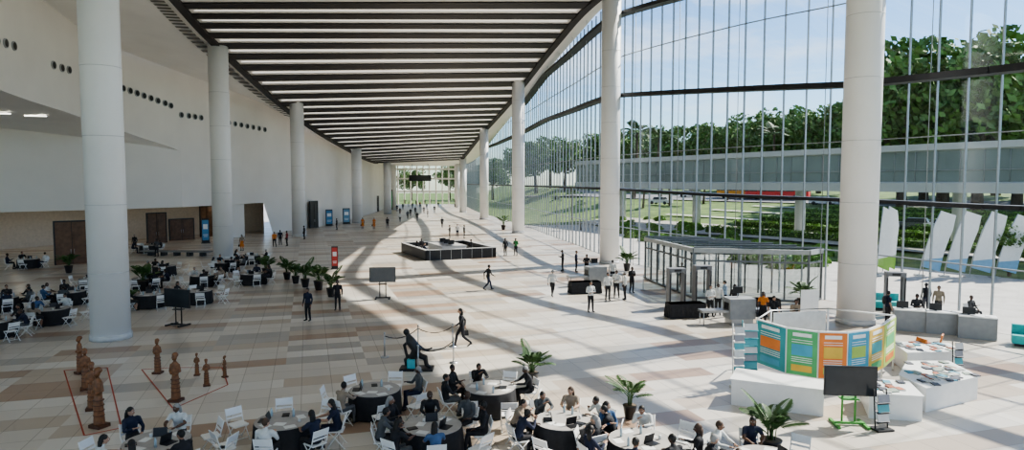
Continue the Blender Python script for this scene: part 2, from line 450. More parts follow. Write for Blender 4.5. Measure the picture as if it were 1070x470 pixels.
for u,d,s in [(560,200,1.1),(590,190,1.05),(622,195,1.15),(655,185,1.05),(690,180,1.2),(722,175,1.25),(757,170,1.15),(790,165,1.4),(822,160,1.3),(855,150,1.25),(885,145,1.4),(912,120,1.35),(942,105,1.65),(985,108,2.0),(1022,98,1.75),(1062,105,1.7),(1100,110,1.5),(1140,100,1.4),(1200,105,1.4),(575,220,1.2),(640,210,1.3),(670,205,1.3),(740,205,1.4),(775,195,1.4),(840,185,1.6),(1040,130,1.7),(965,125,1.8),(540,230,1.1),(515,250,1.1),(470,262,1),(430,260,.9),(495,255,1)]:
    x=(u-535)/F*d;put(random.choice(TR),'tree',(x,d,ter(x,d)-.2),random.uniform(0,6),s)
def frond(b,base,az,L,up,droop,mi=1,n=14,lw=.05,ll=.4):
    pts=[]
    for i in range(8):
        t=i/7;r=L*(t*math.cos(up));z=L*t*math.sin(up)-droop*L*t*t
        pts.append(V(base)+V((math.cos(az)*r,math.sin(az)*r,z)))
    b.tube(pts,[.018*(1-.8*i/7)*(L/1.2) for i in range(8)],mi,4)
    for i in range(n):
        t=.2+.8*i/n;k=t*7;j=min(int(k),6);p=pts[j].lerp(pts[j+1],k-j);d=(pts[j+1]-pts[j]).normalized()
        side=V((-math.sin(az),math.cos(az),0));l=ll*math.sin(math.pi*(.15+.8*t))*1.0
        for s in(-1,1):
            e=p+(side*s*.8+d*.55+V((0,0,-.28)))*l;m=p.lerp(e,.5)+V((0,0,.03*l))
            w=d*lw
            b.add([p,m+w,e,m-w],[(0,1,2,3)],mi)
def pottedpalm(seed,h=1.9,n=15,pot=True):
    random.seed(seed);b=MB()
    b.tube([(0,0,0),(0,0,.04),(0,0,.48),(0,0,.52)],[.17,.18,.26,.28],0,20)
    b.tube([(0,0,.5),(0,0,.53)],[.25,.24],2,16)
    for i in range(n):
        a=i*2.4+random.random()*.4;q=random.uniform(0,.1)
        z0=.5+random.uniform(.1,.45)*(h-1)
        bp=V((math.cos(a)*q,math.sin(a)*q,.5));b.tube([bp,(bp.x*1.4,bp.y*1.4,z0)],.014,1,5)
        frond(b,(bp.x*1.4,bp.y*1.4,z0),a,random.uniform(.75,1.05)*h*.55,random.uniform(.7,1.35),random.uniform(.25,.6),1,16,.03,.3)
    return b.mesh('potted_palm',[BLACK,LEAF,BARK])
PP=[pottedpalm(11),pottedpalm(12,2.2,17),pottedpalm(13,2.4,13)]
random.seed(3)
for u,v,i,s in ((556,402,1,.85),(658,437,2,.78),(805,480,1,1.0),(278,288,0,1.1),(300,292,1,1.0),(319,300,1,1.1),(346,310,1,1.05),(838,322,1,1.05),(72,285,0,1.1),(655,283,1,1.1),(333,303,0,1.2),(150,304,0,1.3),(476,216,2,1.6),(309,296,0,1),(526,240,2,1.3),(135,322,0,.8)):
    put(PP[i],'potted_palm',G(u,v),random.uniform(0,6),s)
def coco(seed):
    random.seed(seed);b=MB();h=7
    b.tube([(0,0,0),(.2,0,2.5),(.3,.1,5),(.2,.2,h)],[.24,.17,.14,.13],0,8)
    for i in range(16):frond(b,(.2,.2,h),i*2.4,random.uniform(2.2,2.8),random.uniform(.1,1.2),random.uniform(.3,.7),1,16,.07,.8)
    return b.mesh('coconut_palm',[BARK,LEAF])
CP=[coco(1),coco(2)]
for u,d,s in((582,105,.6),(607,98,.55),(632,100,.6),(598,120,.7),(672,125,1),(700,128,1),(690,145,1.9),(662,150,2.1),(735,130,1),(760,135,.9),(810,150,1.9)):
    x=(u-535)/F*d;put(random.choice(CP),'coconut_palm',(x,d,ter(x,d)),random.uniform(0,6),s)
put(TR[0],'tree',(37,49.5,0),1,.3);put(TR[1],'tree',(41,57,.1),1,.28)
# elevated walkway
CP2=resample(cat([(78,20,0),(60,36,0),(48,50,0),(38,66,0),(28,84,0),(20,100,0),(11,118,0)],10),2)
mb=MB();I=CP2;O=offs(CP2,9)
def up(L,z):return [p+V((0,0,z)) for p in L]
mb.strip(up(I,6.0),up(I,6.9),0);i3=offs(I,.25);mb.strip(up(I,6.9),up(i3,7.0),0);mb.strip(up(i3,7.0),up(i3,9.9),1,True);mb.strip(up(i3,9.9),up(I,10.0));mb.strip(up(I,10.0),up(I,10.6))
mb.strip(up(I,10.6),up(O,10.6));mb.strip(up(I,6.0),up(O,7.6));mb.strip(up(O,7.6),up(O,10.6))
for k in range(0,len(I)):mb.tube([i3[k]+V((-.03,-.03,7.0)),i3[k]+V((-.03,-.03,10))],.035,2,6)
hr_=[p+V((-.05,-.05,8.1)) for p in i3];mb.tube(hr_,.04,2,6)
for k in range(2,len(I),9):
    c=(I[k]+O[k])/2;mb.tube([V((c.x,c.y,ter(c.x,c.y))),V((c.x,c.y,7.2))],.6,0,16)
mb.obj('elevated_walkway',[pm('canopy_grey',(.46,.49,.48),.5,var=.08,scale=.2),pm('walkway_panel',(.2,.25,.24),.1,var=.2,scale=.15),pm('walkway_post',(.3,.32,.32),.4)])
def bus(col,u,d,ang,L=11):
    b=MB();b.box((0,0,1.75),(L,2.5,2.7),0);b.box((0,0,2.1),(L+.02,2.54,.95),1);b.box((0,0,3.2),(L*.9,2.2,.25),0);b.box((0,0,.5),(L,2.45,.3),3)
    for k in range(7):b.box((-L/2+.8+k*(L-1.6)/6,0,2.1),(.12,2.56,.96),0)
    for x in(-L*.32,L*.3):
        for y in(-1.15,1.15):b.tube([(x,y-.15,.5),(x,y+.15,.5)],.5,2,16);b.tube([(x,y-.17,.5),(x,y+.17,.5)],.22,3,12)
    x=(u-535)/F*d;b.obj('bus',[pm('bus_'+str(u),col,.4),SCREEN,BLACK,STEEL],(x,d,ter(x,d)+.15),ang)
bus((.7,.03,.03),812,134,-.6,12);bus((.75,.3,.02),773,140,-.6,9)
def car(col,u,d,ang):
    b=MB();b.box((0,0,.65),(4.4,1.75,.6),0);b.box((-.1,0,1.15),(2.5,1.55,.55),1,taper=.8);b.box((-.1,0,1.44),(1.9,1.25,.06),0)
    for x in(-1.35,1.35):
        for y in(-.82,.82):b.tube([(x,y-.1,.33),(x,y+.1,.33)],.33,2,14)
    x=(u-535)/F*d;b.obj('car',[pm('car_'+str(u),col,.3),SCREEN,BLACK],(x,d,ter(x,d)+.2),ang)
for c,u,d in(((.7,.7,.7),690,130),((.6,.6,.62),860,118),((.1,.1,.12),960,80),((.75,.75,.75),990,78),((.7,.7,.7),720,148)):car(c,u,d,-.7)
BB=pm('banner_blue',(.22,.42,.6),.7);BGN=pm('banner_green',(.25,.45,.08),.7)
for i,(x,y,h) in enumerate(((30.6,50,4.9),(32.2,49.6,4.9),(33.8,49.2,4.9),(35.4,48.8,4.7),(27.4,50,5.2),(28.4,51,5.2))):
    b=MB();s=1.3 if i<4 else .3;wd=1.2 if i<4 else .8
    b.tube([(0,0,0),(s*.15,0,h*.3),(s*.55,0,h*.7),(s,0,h)],.035,1,6)
    A=[];B=[]
    for k in range(9):
        t=k/8;z=.7+(h-.7)*t;x0=s*(.12+.88*t**1.4);A.append(V((x0,0,z)));B.append(V((x0+wd-.35*max(0,t-.75)*4*.6,0,z-.35)))
    b.add(A+B,[(k,k+1,9+k+1,9+k) for k in range(8)],0)
    b.add([A[0]+V((0,-.012,0)),B[0]+V((0,-.012,0)),B[2]+V((0,-.012,0)),A[1]+V((0,-.012,0))],[(0,1,2,3)],2)
    b.box((0,0,.05),(.6,.6,.1),1)
    b.obj('feather_banner',[WHITE,STEEL,BB if i<4 else BGN],(x,y,-.03),-.25)
# ---------- people ----------
def segd(p,a,b):
    ab=b-a;t=max(0,min(1,(p-a).dot(ab)/ab.length_squared));return (p-(a+ab*t)).length
POSES={
'stand':dict(pel=(0,0,.95),neck=(0,0,1.45),head=(0,.03,1.61),sh=.185,shz=1.40,shy=0,el=((-.25,-.03,1.13),(.25,-.03,1.13)),wr=((-.25,.07,.88),(.25,.07,.88)),kn=((-.1,.02,.50),(.1,.03,.50)),an=((-.11,-.03,.08),(.12,-.02,.08))),
'phone':dict(pel=(0,0,.95),neck=(0,0,1.45),head=(0,.06,1.60),sh=.185,shz=1.40,shy=0,el=((-.24,-.03,1.13),(.24,0,1.12)),wr=((-.12,.24,1.15),(.11,.26,1.2)),kn=((-.1,.02,.50),(.1,.05,.50)),an=((-.11,-.03,.08),(.14,.0,.08))),
'fold':dict(pel=(0,0,.95),neck=(0,-.01,1.45),head=(0,.02,1.61),sh=.185,shz=1.40,shy=0,el=((-.27,.02,1.14),(.27,.02,1.14)),wr=((.05,.17,1.1),(-.05,.2,1.14)),kn=((-.12,.02,.50),(.1,.02,.50)),an=((-.16,-.03,.08),(.12,-.02,.08))),
'walk':dict(pel=(0,0,.92),neck=(0,.05,1.42),head=(0,.09,1.58),sh=.185,shz=1.37,shy=.04,el=((-.24,-.16,1.13),(.24,.12,1.11)),wr=((-.24,-.16,.87),(.22,.32,.98)),kn=((-.09,.22,.52),(.09,-.04,.47)),an=((-.09,.30,.09),(.09,-.38,.17))),
'walkb':dict(pel=(0,0,.92),neck=(0,.05,1.42),head=(0,.09,1.58),sh=.185,shz=1.37,shy=.04,el=((-.24,.12,1.11),(.24,-.16,1.13)),wr=((-.22,.32,.98),(.24,-.16,.87)),kn=((-.09,-.04,.47),(.09,.22,.52)),an=((-.09,-.38,.17),(.09,.30,.09))),
'sit':dict(pel=(0,0,.56),neck=(0,.12,1.05),head=(0,.19,1.20),sh=.185,shz=1.0,shy=.1,el=((-.25,.28,.82),(.25,.3,.82)),wr=((-.12,.52,.80),(.14,.53,.80)),kn=((-.12,.45,.53),(.12,.45,.53)),an=((-.12,.40,.08),(.13,.44,.08))),
'sitb':dict(pel=(0,0,.56),neck=(0,-.02,1.06),head=(.02,.02,1.22),sh=.185,shz=1.01,shy=-.02,el=((-.26,.05,.76),(.25,.15,.77)),wr=((-.14,.26,.66),(.1,.36,.86)),kn=((-.11,.45,.53),(.13,.44,.53)),an=((-.1,.52,.08),(.13,.36,.08))),
'sitc':dict(pel=(0,0,.56),neck=(.03,.2,1.02),head=(.05,.30,1.14),sh=.185,shz=.98,shy=.18,el=((-.24,.36,.80),(.27,.36,.80)),wr=((-.04,.56,.82),(.1,.5,.98)),kn=((-.12,.45,.53),(.12,.45,.53)),an=((-.14,.40,.08),(.1,.48,.08))),
}
def human(name,pose,long=False,dress=False,shorts=False,sleeve=True,bag=None,turn=0,voxel=.022):
    q=POSES[pose];pel=V(q['pel']);neck=V(q['neck']);hc=V(q['head']);sc=.92 if long else 1
    b=MB();bones=[]
    ch=pel.lerp(neck,.72);wa=pel.lerp(neck,.35);up=(neck-pel).normalized()
    b.tube([pel-up*.1,pel-up*.04,pel+up*.05,wa,ch-up*.04,ch+up*.05,neck-up*.04,neck+up*.02],[(.09,.07),(.155*sc,.115),(.165,.12),(.138*sc,.105),(.165*sc,.125),(.16*sc,.115),(.09,.075),(.055,.055)],0,16)
    bones+= [(pel+up*.06,ch,.16,2),(ch,neck-up*.03,.12,2),(pel-up*.1,pel-up*.02,.14,3)]
    b.tube([neck-up*.05,hc-V((0,0,.03))],[.056,.05],0,10);bones.append((neck+up*.01,hc,.05,0))
    hips=[pel+V((s*.09,.0,-.04)) for s in(-1,1)]
    for i,s in enumerate((-1,1)):
        sh=V((neck.x+s*q['sh']*sc,q['shy'],q['shz']));el=V(q['el'][i]);wr=V(q['wr'][i])
        b.tube([neck-up*.07,sh],[.06,.068],0,10);b.tube([sh+(sh-el).normalized()*.03,sh,sh.lerp(el,.5),el,el.lerp(wr,.35),wr,wr+(wr-el).normalized()*.02],[.04,.066,.056,.047,.046,.032,.028],0,10)
        bones+=[(neck-up*.07,sh,.07,2),(sh,el.lerp(sh,.0 if sleeve else .35),.06,2),(el,el.lerp(wr,.85 if sleeve else .02),.045,2 if sleeve else 0),(wr,wr+(wr-el).normalized()*.05,.04,0)]
        if not sleeve:bones+=[(el.lerp(sh,.3),wr,.045,0)]
        hp=hips[i];kn=V(q['kn'][i]);an=V(q['an'][i])
        b.tube([hp,hp.lerp(kn,.4),kn,kn.lerp(an,.35),an+V((0,0,.02)),an-V((0,0,.02))],[.094,.086,.064,.062,.045,.04],0,12)
        lift=an.z-.08
        toe=an+V((s*.02,.19,-.045-lift*.9 if lift>.05 else -.045));heel=an+V((0,-.055,-.035))
        b.tube([heel,an+V((0,.03,-.035)),toe-V((0,.05,0)),toe],[(.035,.04),(.042,.042),(.045,.034),(.03,.024)],0,10)
        lg=0 if (dress or shorts) else 3
        bones+=[(hp,kn,.085,3),(kn,an+V((0,0,.05)),.055,lg),(heel,toe,.045,4)]
    if dress:
        if pose.startswith('sit'):
            b.tube([pel,pel+V((0,.25,.0)),pel+V((0,.5,-.03)),pel+V((0,.52,-.2))],[(.17,.11),(.2,.1),(.2,.09),(.2,.06)],0,14);bones.append((pel,pel+V((0,.5,-.05)),.2,3))
        else:
            b.tube([pel+V((0,0,.05)),pel-V((0,0,.2)),pel-V((0,0,.5))],[(.165,.12),(.2,.16),(.25,.2)],0,16);bones.append((pel,pel-V((0,0,.5)),.22,3))
    me=b.mesh('t',[]);o=bpy.data.objects.new('t',me);bpy.context.scene.collection.objects.link(o)
    r=o.modifiers.new('r','REMESH');r.mode='VOXEL';r.voxel_size=voxel
    s_=o.modifiers.new('s','SMOOTH');s_.iterations=3;s_.factor=.5
    dg=bpy.context.evaluated_depsgraph_get();ev=o.evaluated_get(dg);em=ev.to_mesh()
    vs=[v.co.copy() for v in em.vertices];out=MB();o0=0
    out.v=[tuple(v) for v in vs]
    for p in em.polygons:
        c=p.center;best=min(bones,key=lambda bn:segd(c,bn[0],bn[1])/bn[2])
        out.f.append(list(p.vertices));out.m.append(best[3]);out.sm.append(True)
    ev.to_mesh_clear();bpy.data.objects.remove(o)
    R=Matrix.Rotation(turn,3,'Z')
    def hf(p):
        k=1
        if p.z<0:k=1-.28*(-p.z)**1.3
        y=p.y*(1.0 if p.y<0 else .92)
        return V((p.x*k,y*(k if p.y<0 else 1-.1*max(0,-p.z)),p.z))
    out.ell(hc,(.076,.097,.118),0,16,12,R,fn=hf)
    def hp_(x,y,z):return hc+R@V((x,y,z))
    out.ell(hp_(0,.098,-.015),(.012,.018,.024),0,8,6,R)
    for s in(-1,1):
        out.ell(hp_(s*.078,-.005,-.005),(.010,.02,.032),0,8,6,R);out.ell(hp_(s*.029,.082,.008),(.013,.008,.008),6,8,6,R);out.ell(hp_(s*.029,.088,.007),(.006,.005,.006),5,6,5,R)
        out.ell(hp_(s*.03,.086,.027),(.018,.006,.004),1,8,4,R)
    out.ell(hp_(0,.084,-.052),(.024,.008,.007),7,8,5,R)
    def hr(p):
        if p.z<-.2 and p.y>0:return V((p.x,p.y*.3,p.z*.6))
        return p
    out.ell(hp_(0,-.017,.026),(.083,.098,.106),1,14,10,R,fn=hr)
    if long:out.tube([hp_(0,-.06,.04),hp_(0,-.09,-.06),hp_(0,-.10,-.16),hp_(0,-.10,-.26)],[(.075,.05),(.085,.05),(.085,.04),(.05,.02)],1,12)
    for i,s in enumerate((-1,1)):
        el=V(q['el'][i]);wr=V(q['wr'][i]);d=(wr-el).normalized();sd=d.cross(V((0,0,1)))
        if abs(d.z)>.8:sd=V((0,1,0))-d*d.y
        sd.normalize();nn=d.cross(sd)
        if abs(d.z)<=.8 and nn.z>0:nn=-nn
        if abs(d.z)>.8:nn=nn*(1 if nn.x*s<0 else -1)
        th=sd*(-s if abs(d.z)<=.8 else 1)
        def ring(c,w,h):return [c+th*w*math.cos(a)+nn*h*math.sin(a) for a in [k*math.pi/4 for k in range(8)]]
        rr=[ring(wr,.022,.018),ring(wr+d*.03,.034,.017),ring(wr+d*.085,.038,.013)]
        out.add([x for r_ in rr for x in r_],[(k*8+j,k*8+(j+1)%8,k*8+8+(j+1)%8,k*8+8+j) for k in range(2) for j in range(8)]+[tuple(16+j for j in range(8))],0,True)
        for k,(off,L) in enumerate(((.028,.07),(.009,.078),(-.010,.072),(-.029,.056))):
            a=wr+d*.082+th*off;m_=a+d*L*.5+nn*.006;e=m_+d*L*.38+nn*L*.3
            out.tube([a,m_,e],[.009,.0085,.006],0,6)
        a=wr+d*.03+th*.03;out.tube([a,a+th*.022+d*.028+nn*.006,a+th*.026+d*.058+nn*.014],[.011,.010,.007],0,6)
    if bag=='pack':
        c=ch+V((0,-.2,-.06));out.ell(c,(.15,.09,.22),5,10,8)
        for s in(-1,1):out.tube([c+V((s*.09,.02,.18)),ch+V((s*.1,-.02,.17)),ch+V((s*.1,.13,.06)),ch+V((s*.12,.1,-.12)),c+V((s*.11,.03,-.16))],.014,5,6)
    if bag=='hand':
        w=V(q['wr'][1])+V((0,0,-.1));out.box(w-V((0,0,.22)),(.1,.3,.22),5,taper=.85);out.tube([w+V((0,-.1,-.12)),w+V((0,0,.03)),w+V((0,.1,-.12))],.01,5,6)
    if pose=='phone':out.box(V((0.0,.33,1.25)),(.15,.012,.2),5,rx=-.6)
    return out.mesh(name,[SK[0],HAIR,SH[0],PT[0],BLACK,BLACK,WHITE,pm('lips',(.25,.08,.07),.5)])
SK=[pm('skin_a',(.12,.06,.038),.55),pm('skin_b',(.25,.14,.09),.55),pm('skin_c',(.45,.28,.2),.55),pm('skin_d',(.07,.038,.026),.55)]
HAIR=pm('hair_black',(.012,.010,.009),.6);HG=pm('hair_grey',(.28,.27,.26),.7);HB=pm('hair_brown',(.07,.04,.025),.6)
SHC=dict(k=(.018,.018,.022),n=(.015,.02,.045),w=(.62,.62,.6),g=(.09,.095,.1),b=(.06,.12,.24),o=(.6,.2,.04),r=(.22,.03,.03),e=(.04,.22,.07),t=(.3,.24,.18),p=(.3,.14,.17),c=(.3,.4,.52),y=(.5,.38,.1))
SHD={k:pm('cloth_'+k,c,.85,var=.12,scale=9) for k,c in SHC.items()}
SH=[SHD[k] for k in 'kngw'];PT=[SHD['k']]
TP={}
for nm,kw in {'stand':dict(pose='stand'),'standf':dict(pose='stand',long=True,dress=True,sleeve=False,bag='hand'),'standb':dict(pose='stand',sleeve=False,bag='pack',turn=.5),'phone':dict(pose='phone',turn=0),
 'fold':dict(pose='fold',turn=-.4),'walk':dict(pose='walk'),'walkb':dict(pose='walkb',bag='pack'),'walkf':dict(pose='walkb',long=True,bag='hand'),
 'sit':dict(pose='sit',turn=.3),'sitf':dict(pose='sit',long=True,sleeve=False,turn=-.3),'sitb':dict(pose='sitb',turn=-.5),'sitc':dict(pose='sitc'),'sitbf':dict(pose='sitb',long=True,dress=True,turn=.5)}.items():
    TP[nm]=human('person_'+nm,**kw)
def person(tp,loc,ang,top='k',pants='k',skin=None,hair=None,sc=.97,name=None):
    nm=name or ('seated_person' if tp.startswith('sit') else 'walking_person' if tp.startswith('walk') else 'standing_person')
    o=put(TP[tp],nm,loc,ang,sc)
    ms=[random.choice(SK) if skin is None else SK[skin],hair or random.choice([HAIR,HAIR,HAIR,HAIR,HG,HB]),SHD[top],SHD[pants]]
    for i,m in enumerate(ms):
        o.material_slots[i].link='OBJECT';o.material_slots[i].material=m
    return o
random.seed(21)
D=math.radians
for tp,u,v,a,t,p in [('stand',322,335,160,'n','k'),('stand',353,324,185,'k','k'),('walkf',483,362,100,'k','k'),('walk',510,303,-60,'k','n'),('walk',577,310,-20,'w','k'),('fold',617,326,200,'w','k'),
 ('stand',528,267,30,'k','k'),('phone',539,267,150,'e','k'),('fold',470,249,90,'k','k'),('stand',478,248,180,'w','n'),('stand',485,249,-90,'k','k'),('walk',462,238,0,'k','k'),
 ('standf',379,239,180,'o','o'),('standf',391,239,160,'o','o'),('walk',418,225,180,'k','k'),('walk',426,229,0,'n','k'),('stand',434,224,0,'k','k'),('walk',443,223,180,'g','k'),('stand',431,218,0,'k','k'),('standf',439,217,0,'r','k'),('walk',450,213,0,'k','k'),('walk',423,214,0,'t','k'),
 ('phone',588,283,90,'k','k'),('stand',602,284,-90,'n','k'),('fold',613,289,160,'k','k'),('stand',640,297,0,'w','k'),('stand',635,314,190,'w','k'),('fold',644,311,170,'w','k'),('stand',653,313,90,'w','k'),('phone',660,306,200,'k','k'),
 ('fold',742,331,190,'w','k'),('stand',750,329,170,'w','k'),('fold',757,325,90,'c','k'),('stand',767,330,200,'k','k'),('standf',797,340,150,'o','k'),('standb',808,346,170,'k','k'),('phone',831,350,160,'t','k'),
 ('fold',957,343,170,'k','k'),('stand',967,328,0,'k','n'),('standf',253,262,170,'t','o'),('stand',141,262,180,'k','k'),('phone',164,268,180,'g','k'),('stand',885,330,90,'n','k'),('standb',927,339,-90,'n','k'),('walk',287,258,30,'o','k'),('stand',293,256,30,'n','k'),('stand',300,257,90,'r','k'),('stand',318,250,90,'k','k'),('stand',712,300,180,'k','k'),('stand',352,240,90,'k','k'),('walk',405,238,20,'k','k'),('stand',980,332,140,'t','k'),
 ('walk',410,218,20,'k','k'),('stand',415,221,20,'n','k'),('walk',446,219,20,'k','n'),('stand',454,222,20,'k','k'),('walk',436,231,10,'k','g'),
 ('walk',429,226,10,'k','k'),('stand',421,219,10,'k','k'),('walk',435,215,190,'n','k'),('stand',444,214,10,'k','k'),('walk',413,215,10,'t','k'),('stand',427,216,90,'k','k'),('walk',458,217,190,'k','k'),('walk',418,232,190,'w','k'),('stand',447,227,90,'k','k')]:
    person(tp,G(u,v),D(a),t,p)
# ---------- tables & chairs ----------
def chairmesh():
    b=MB()
    for s in(-1,1):
        x=s*.21
        b.tube([(x,-.24,.0),(x,.0,.3),(x,.17,.46)],.014,0,6)
        b.tube([(x*1.05,.22,.0),(x*1.05,-.02,.33),(x*1.05,-.17,.5),(x*1.05,-.27,.86)],.014,0,6)
        b.tube([(x,-.24,.0),(x,-.24,.02)],.02,0,6)
    b.box((0,0,.45),(.42,.40,.028),0);b.box((0,.2,.44),(.38,.03,.03),0)
    b.box((0,-.235,.76),(.44,.02,.19),0,rx=.27);b.box((0,-.19,.60),(.42,.018,.05),0,rx=.27)
    b.tube([(-.21,.15,.08),(.21,.15,.08)],.010,0,6);b.tube([(-.21,-.18,.08),(.21,-.18,.08)],.010,0,6)
    return b.mesh('folding_chair',[WHITE])
CH=chairmesh()
def tablemesh(seed):
    random.seed(seed);b=MB();R=.76;n=64;rr=[]
    for z,k,am in((.745,1,0),(.72,1.015,.004),(.45,1.03,.018),(.03,1.06,.035)):
        rr.append([V((math.cos(2*math.pi*j/n)*(R*k+am*math.sin(j*math.pi*2*10/n)),math.sin(2*math.pi*j/n)*(R*k+am*math.sin(j*math.pi*2*10/n)),z)) for j in range(n)])
    b.add([p for r in rr for p in r],[(k*n+j,k*n+n+j,k*n+n+(j+1)%n,k*n+(j+1)%n) for k in range(3) for j in range(n)]+[tuple(range(n))],0,True)
    b.tube([(0,0,.745),(0,0,.757)],R*.995,1,40,False)
    for i in range(9):
        a=i*.7+random.random()*.3;r=random.uniform(.3,.58);x,y=math.cos(a)*r,math.sin(a)*r
        k=random.choice('plcbpk')
        if k=='p':b.box((x,y,.76),(.21,.29,.006),2,rz=a)
        if k=='k':b.box((x,y,.77),(.25,.18,.02),3,rz=a)
        if k=='l':
            b.box((x,y,.765),(.32,.22,.015),3,rz=a-1.57);b.box((x*.76,y*.76,.87),(.32,.012,.21),3,rz=a-1.57,rx=-.25)
        if k=='c':b.tube([(x,y,.757),(x,y,.85)],[.03,.04],2,10)
        if k=='b':b.tube([(x,y,.757),(x,y,.92),(x,y,.96),(x,y,.98)],[.032,.032,.014,.014],4,10)
    return b.mesh('banquet_table',[CLOTH,pm('table_top_linen',(.38,.36,.34),.7),pm('paper',(.7,.7,.68),.7),DARK,pm('bottle_plastic',(.4,.5,.55),.2)])
TB=[tablemesh(i) for i in range(4)]
random.seed(12)
TOPS='kkkkkknnnggwwbtk'
def seatset(u,v,n=8,occ=.6,a0=0,rad=1.27):
    c=G(u,v);put(random.choice(TB),'banquet_table',c,random.uniform(0,6))
    for i in range(n):
        a=a0+i*2*math.pi/n+random.uniform(-.08,.08);d=V((math.cos(a),math.sin(a),0));p=c+d*(rad+random.uniform(0,.06))
        oc=random.random()<occ
        if (p-V((-18,29.7,0))).length<1.4:continue
        pp=p if oc else p+d*random.uniform(0,.25)
        ang=math.atan2(d.x,-d.y)+(0 if oc else random.uniform(-.4,.4))
        put(CH,'folding_chair',pp,ang)
        if oc:
            q=pp+d*.06;q.z=0
            person(random.choice(['sit','sitf','sitb','sitc','sit','sitbf']),q,ang+random.uniform(-.1,.1),random.choice(TOPS),random.choice('kkkng'))
for u,v,n,o in [(-8,353,7,.6),(55,338,6,.5),(2,325,7,.7),(74,318,7,.75),(156,321,5,.35),(97,302,6,.5),(152,302,7,.5),(207,317,6,.6),(212,299,7,.6),(264,297,7,.6),(172,288,5,.5),(236,284,6,.6),(262,276,6,.4)]:
    seatset(u,v,n,o,random.uniform(0,1))
for u,v,n,o in [(392,432,7,.4),(512,430,8,.85),(588,468,8,.95),(452,474,8,.9),(298,468,7,.4),(165,492,8,.8),(668,490,8,.9),(800,512,8,.5)]:
    seatset(u,v,n,o,random.uniform(0,1))
random.seed(31)
for u,v in((155,264),(30,280)):seatset(u,v,5,.7)
# ---------- displays ----------
def display(u,v,w,h,zc,ang,stand=DARK,scr=SCREEN,base=DARK):
    b=MB()
    b.box((0,0,zc),(w,.07,h),0);b.box((0,-.04,zc),(w-.06,.012,h-.06),1)
    for s in(-1,1):b.tube([(s*.18,.06,.06),(s*.18,.06,zc+h*.3)],.03,2,8);b.box((s*.4,0,.04),(.08,.75,.07),2)
    b.box((0,0,.07),(.86,.09,.06),2);b.box((0,.06,zc-h*.62),(.5,.3,.03),2)
    b.box((0,.05,zc),(w*.5,.06,h*.5),2)
    b.obj('display_screen_on_stand',[BLACK,scr,stand],G(u,v),ang)
display(400,312,1.55,.9,1.45,.1,DARK,pm('screen_grey',(.12,.12,.12),.3))
display(186,340,1.6,.9,1.35,-.35)
display(887,444,1.45,.86,1.3,-.1,pm('stand_green',(.08,.3,.06),.5))
def totemscreen(u,v,col,h=2.2,w=.9,ang=0,name='digital_signage_totem'):
    b=MB();b.box((0,0,h/2+.03),(w,.18,h),0);b.box((0,-.095,h/2+.1),(w*.86,.01,h*.82),1);b.box((0,0,.03),(w*1.2,.45,.06),0)
    b.box((0,-.102,h*.68),(w*.6,.006,h*.2),2);b.box((0,-.102,h*.35),(w*.6,.006,.06),2);b.box((0,-.102,h*.28),(w*.5,.006,.05),2)
    b.obj(name,[BLACK,pm('tot'+str(u),col,.4,emit=.1),WHITE],G(u,v),ang)
totemscreen(350,281,(.4,.04,.03),1.8,.5,.2);totemscreen(315,246,(.05,.16,.3),2.6,1.1,.5);totemscreen(215,254,(.05,.16,.3),2.8,.8,.5);totemscreen(78,266,(.05,.16,.3),2.8,.9,.6);totemscreen(344,236,(.05,.16,.3),2.6,1.1,.6);totemscreen(407,219,(.05,.4,.1),5,1.6,0)
totemscreen(362,234,(.1,.22,.33),2.6,1.2,.6)
# ---------- carved statues ----------
def blob(b,vox=.025,it=3):
    me=b.mesh('t',[]);o=bpy.data.objects.new('t',me);bpy.context.scene.collection.objects.link(o)
    r=o.modifiers.new('r','REMESH');r.mode='VOXEL';r.voxel_size=vox;s_=o.modifiers.new('s','SMOOTH');s_.iterations=it
    em=o.evaluated_get(bpy.context.evaluated_depsgraph_get()).to_mesh();out=MB()
    out.add([v.co.copy() for v in em.vertices],[tuple(p.vertices) for p in em.polygons],0,True);bpy.data.objects.remove(o);return out
def statue(h,seed):
    random.seed(seed);b=MB();k=h/1.8
    b.tube([(0,0,.08*k),(0,0,.3*k),(0,.01,.75*k),(0,0,.95*k),(0,0,1.2*k),(0,0,1.38*k),(0,0,1.46*k)],[(.17*k,.15*k),(.16*k,.14*k),(.14*k,.12*k),(.115*k,.1*k),(.15*k,.11*k),(.13*k,.09*k),(.055*k,.055*k)],0,16)
    for s in(-1,1):b.tube([(s*.13*k,0,1.36*k),(s*.19*k,.0,1.1*k),(s*.07*k,.14*k,1.02*k)],[.05*k,.045*k,.035*k],0,10)
    b.tube([(0,0,1.4*k),(0,.01,1.55*k)],.05*k,0,10);b.ell((0,.02,1.6*k),(.085*k,.1*k,.125*k),0,14,10);b.ell((0,-.03*k,1.68*k),(.11*k,.12*k,.1*k),0,12,8);b.ell((0,.12*k,1.58*k),(.016*k,.03*k,.03*k),0,8,6)
    out=blob(b,.02,2)
    out.box((0,0,.05*k),(.42*k,.38*k,.1*k),1)
    for z in(.35,.5,.65,.8):out.tube([(0,0,z*k),(0,0,(z+.02)*k)],[(.165*k,.145*k)]*2,1,16)
    for s in(-1,1):out.ell((s*.03*k,.115*k,1.62*k),(.014*k,.008,.01*k),1,6,5)
    out.ell((0,.115*k,1.54*k),(.03*k,.01,.008*k),1,6,5)
    return out.mesh('carved_wooden_statue',[TOTEM,pm('carved_wood_dark',(.09,.035,.016),.5)])
S1=statue(1.6,1)
for u,v,s in((84,390,.88),(90,407,.9),(97,428,.95),(104,446,1.1),(165,390,.82),(184,419,1.0),(206,392,.52),(216,403,.6),(235,394,.5)):
    put(S1,'carved_wooden_statue',G(u,v),random.uniform(2.4,3.9),s)
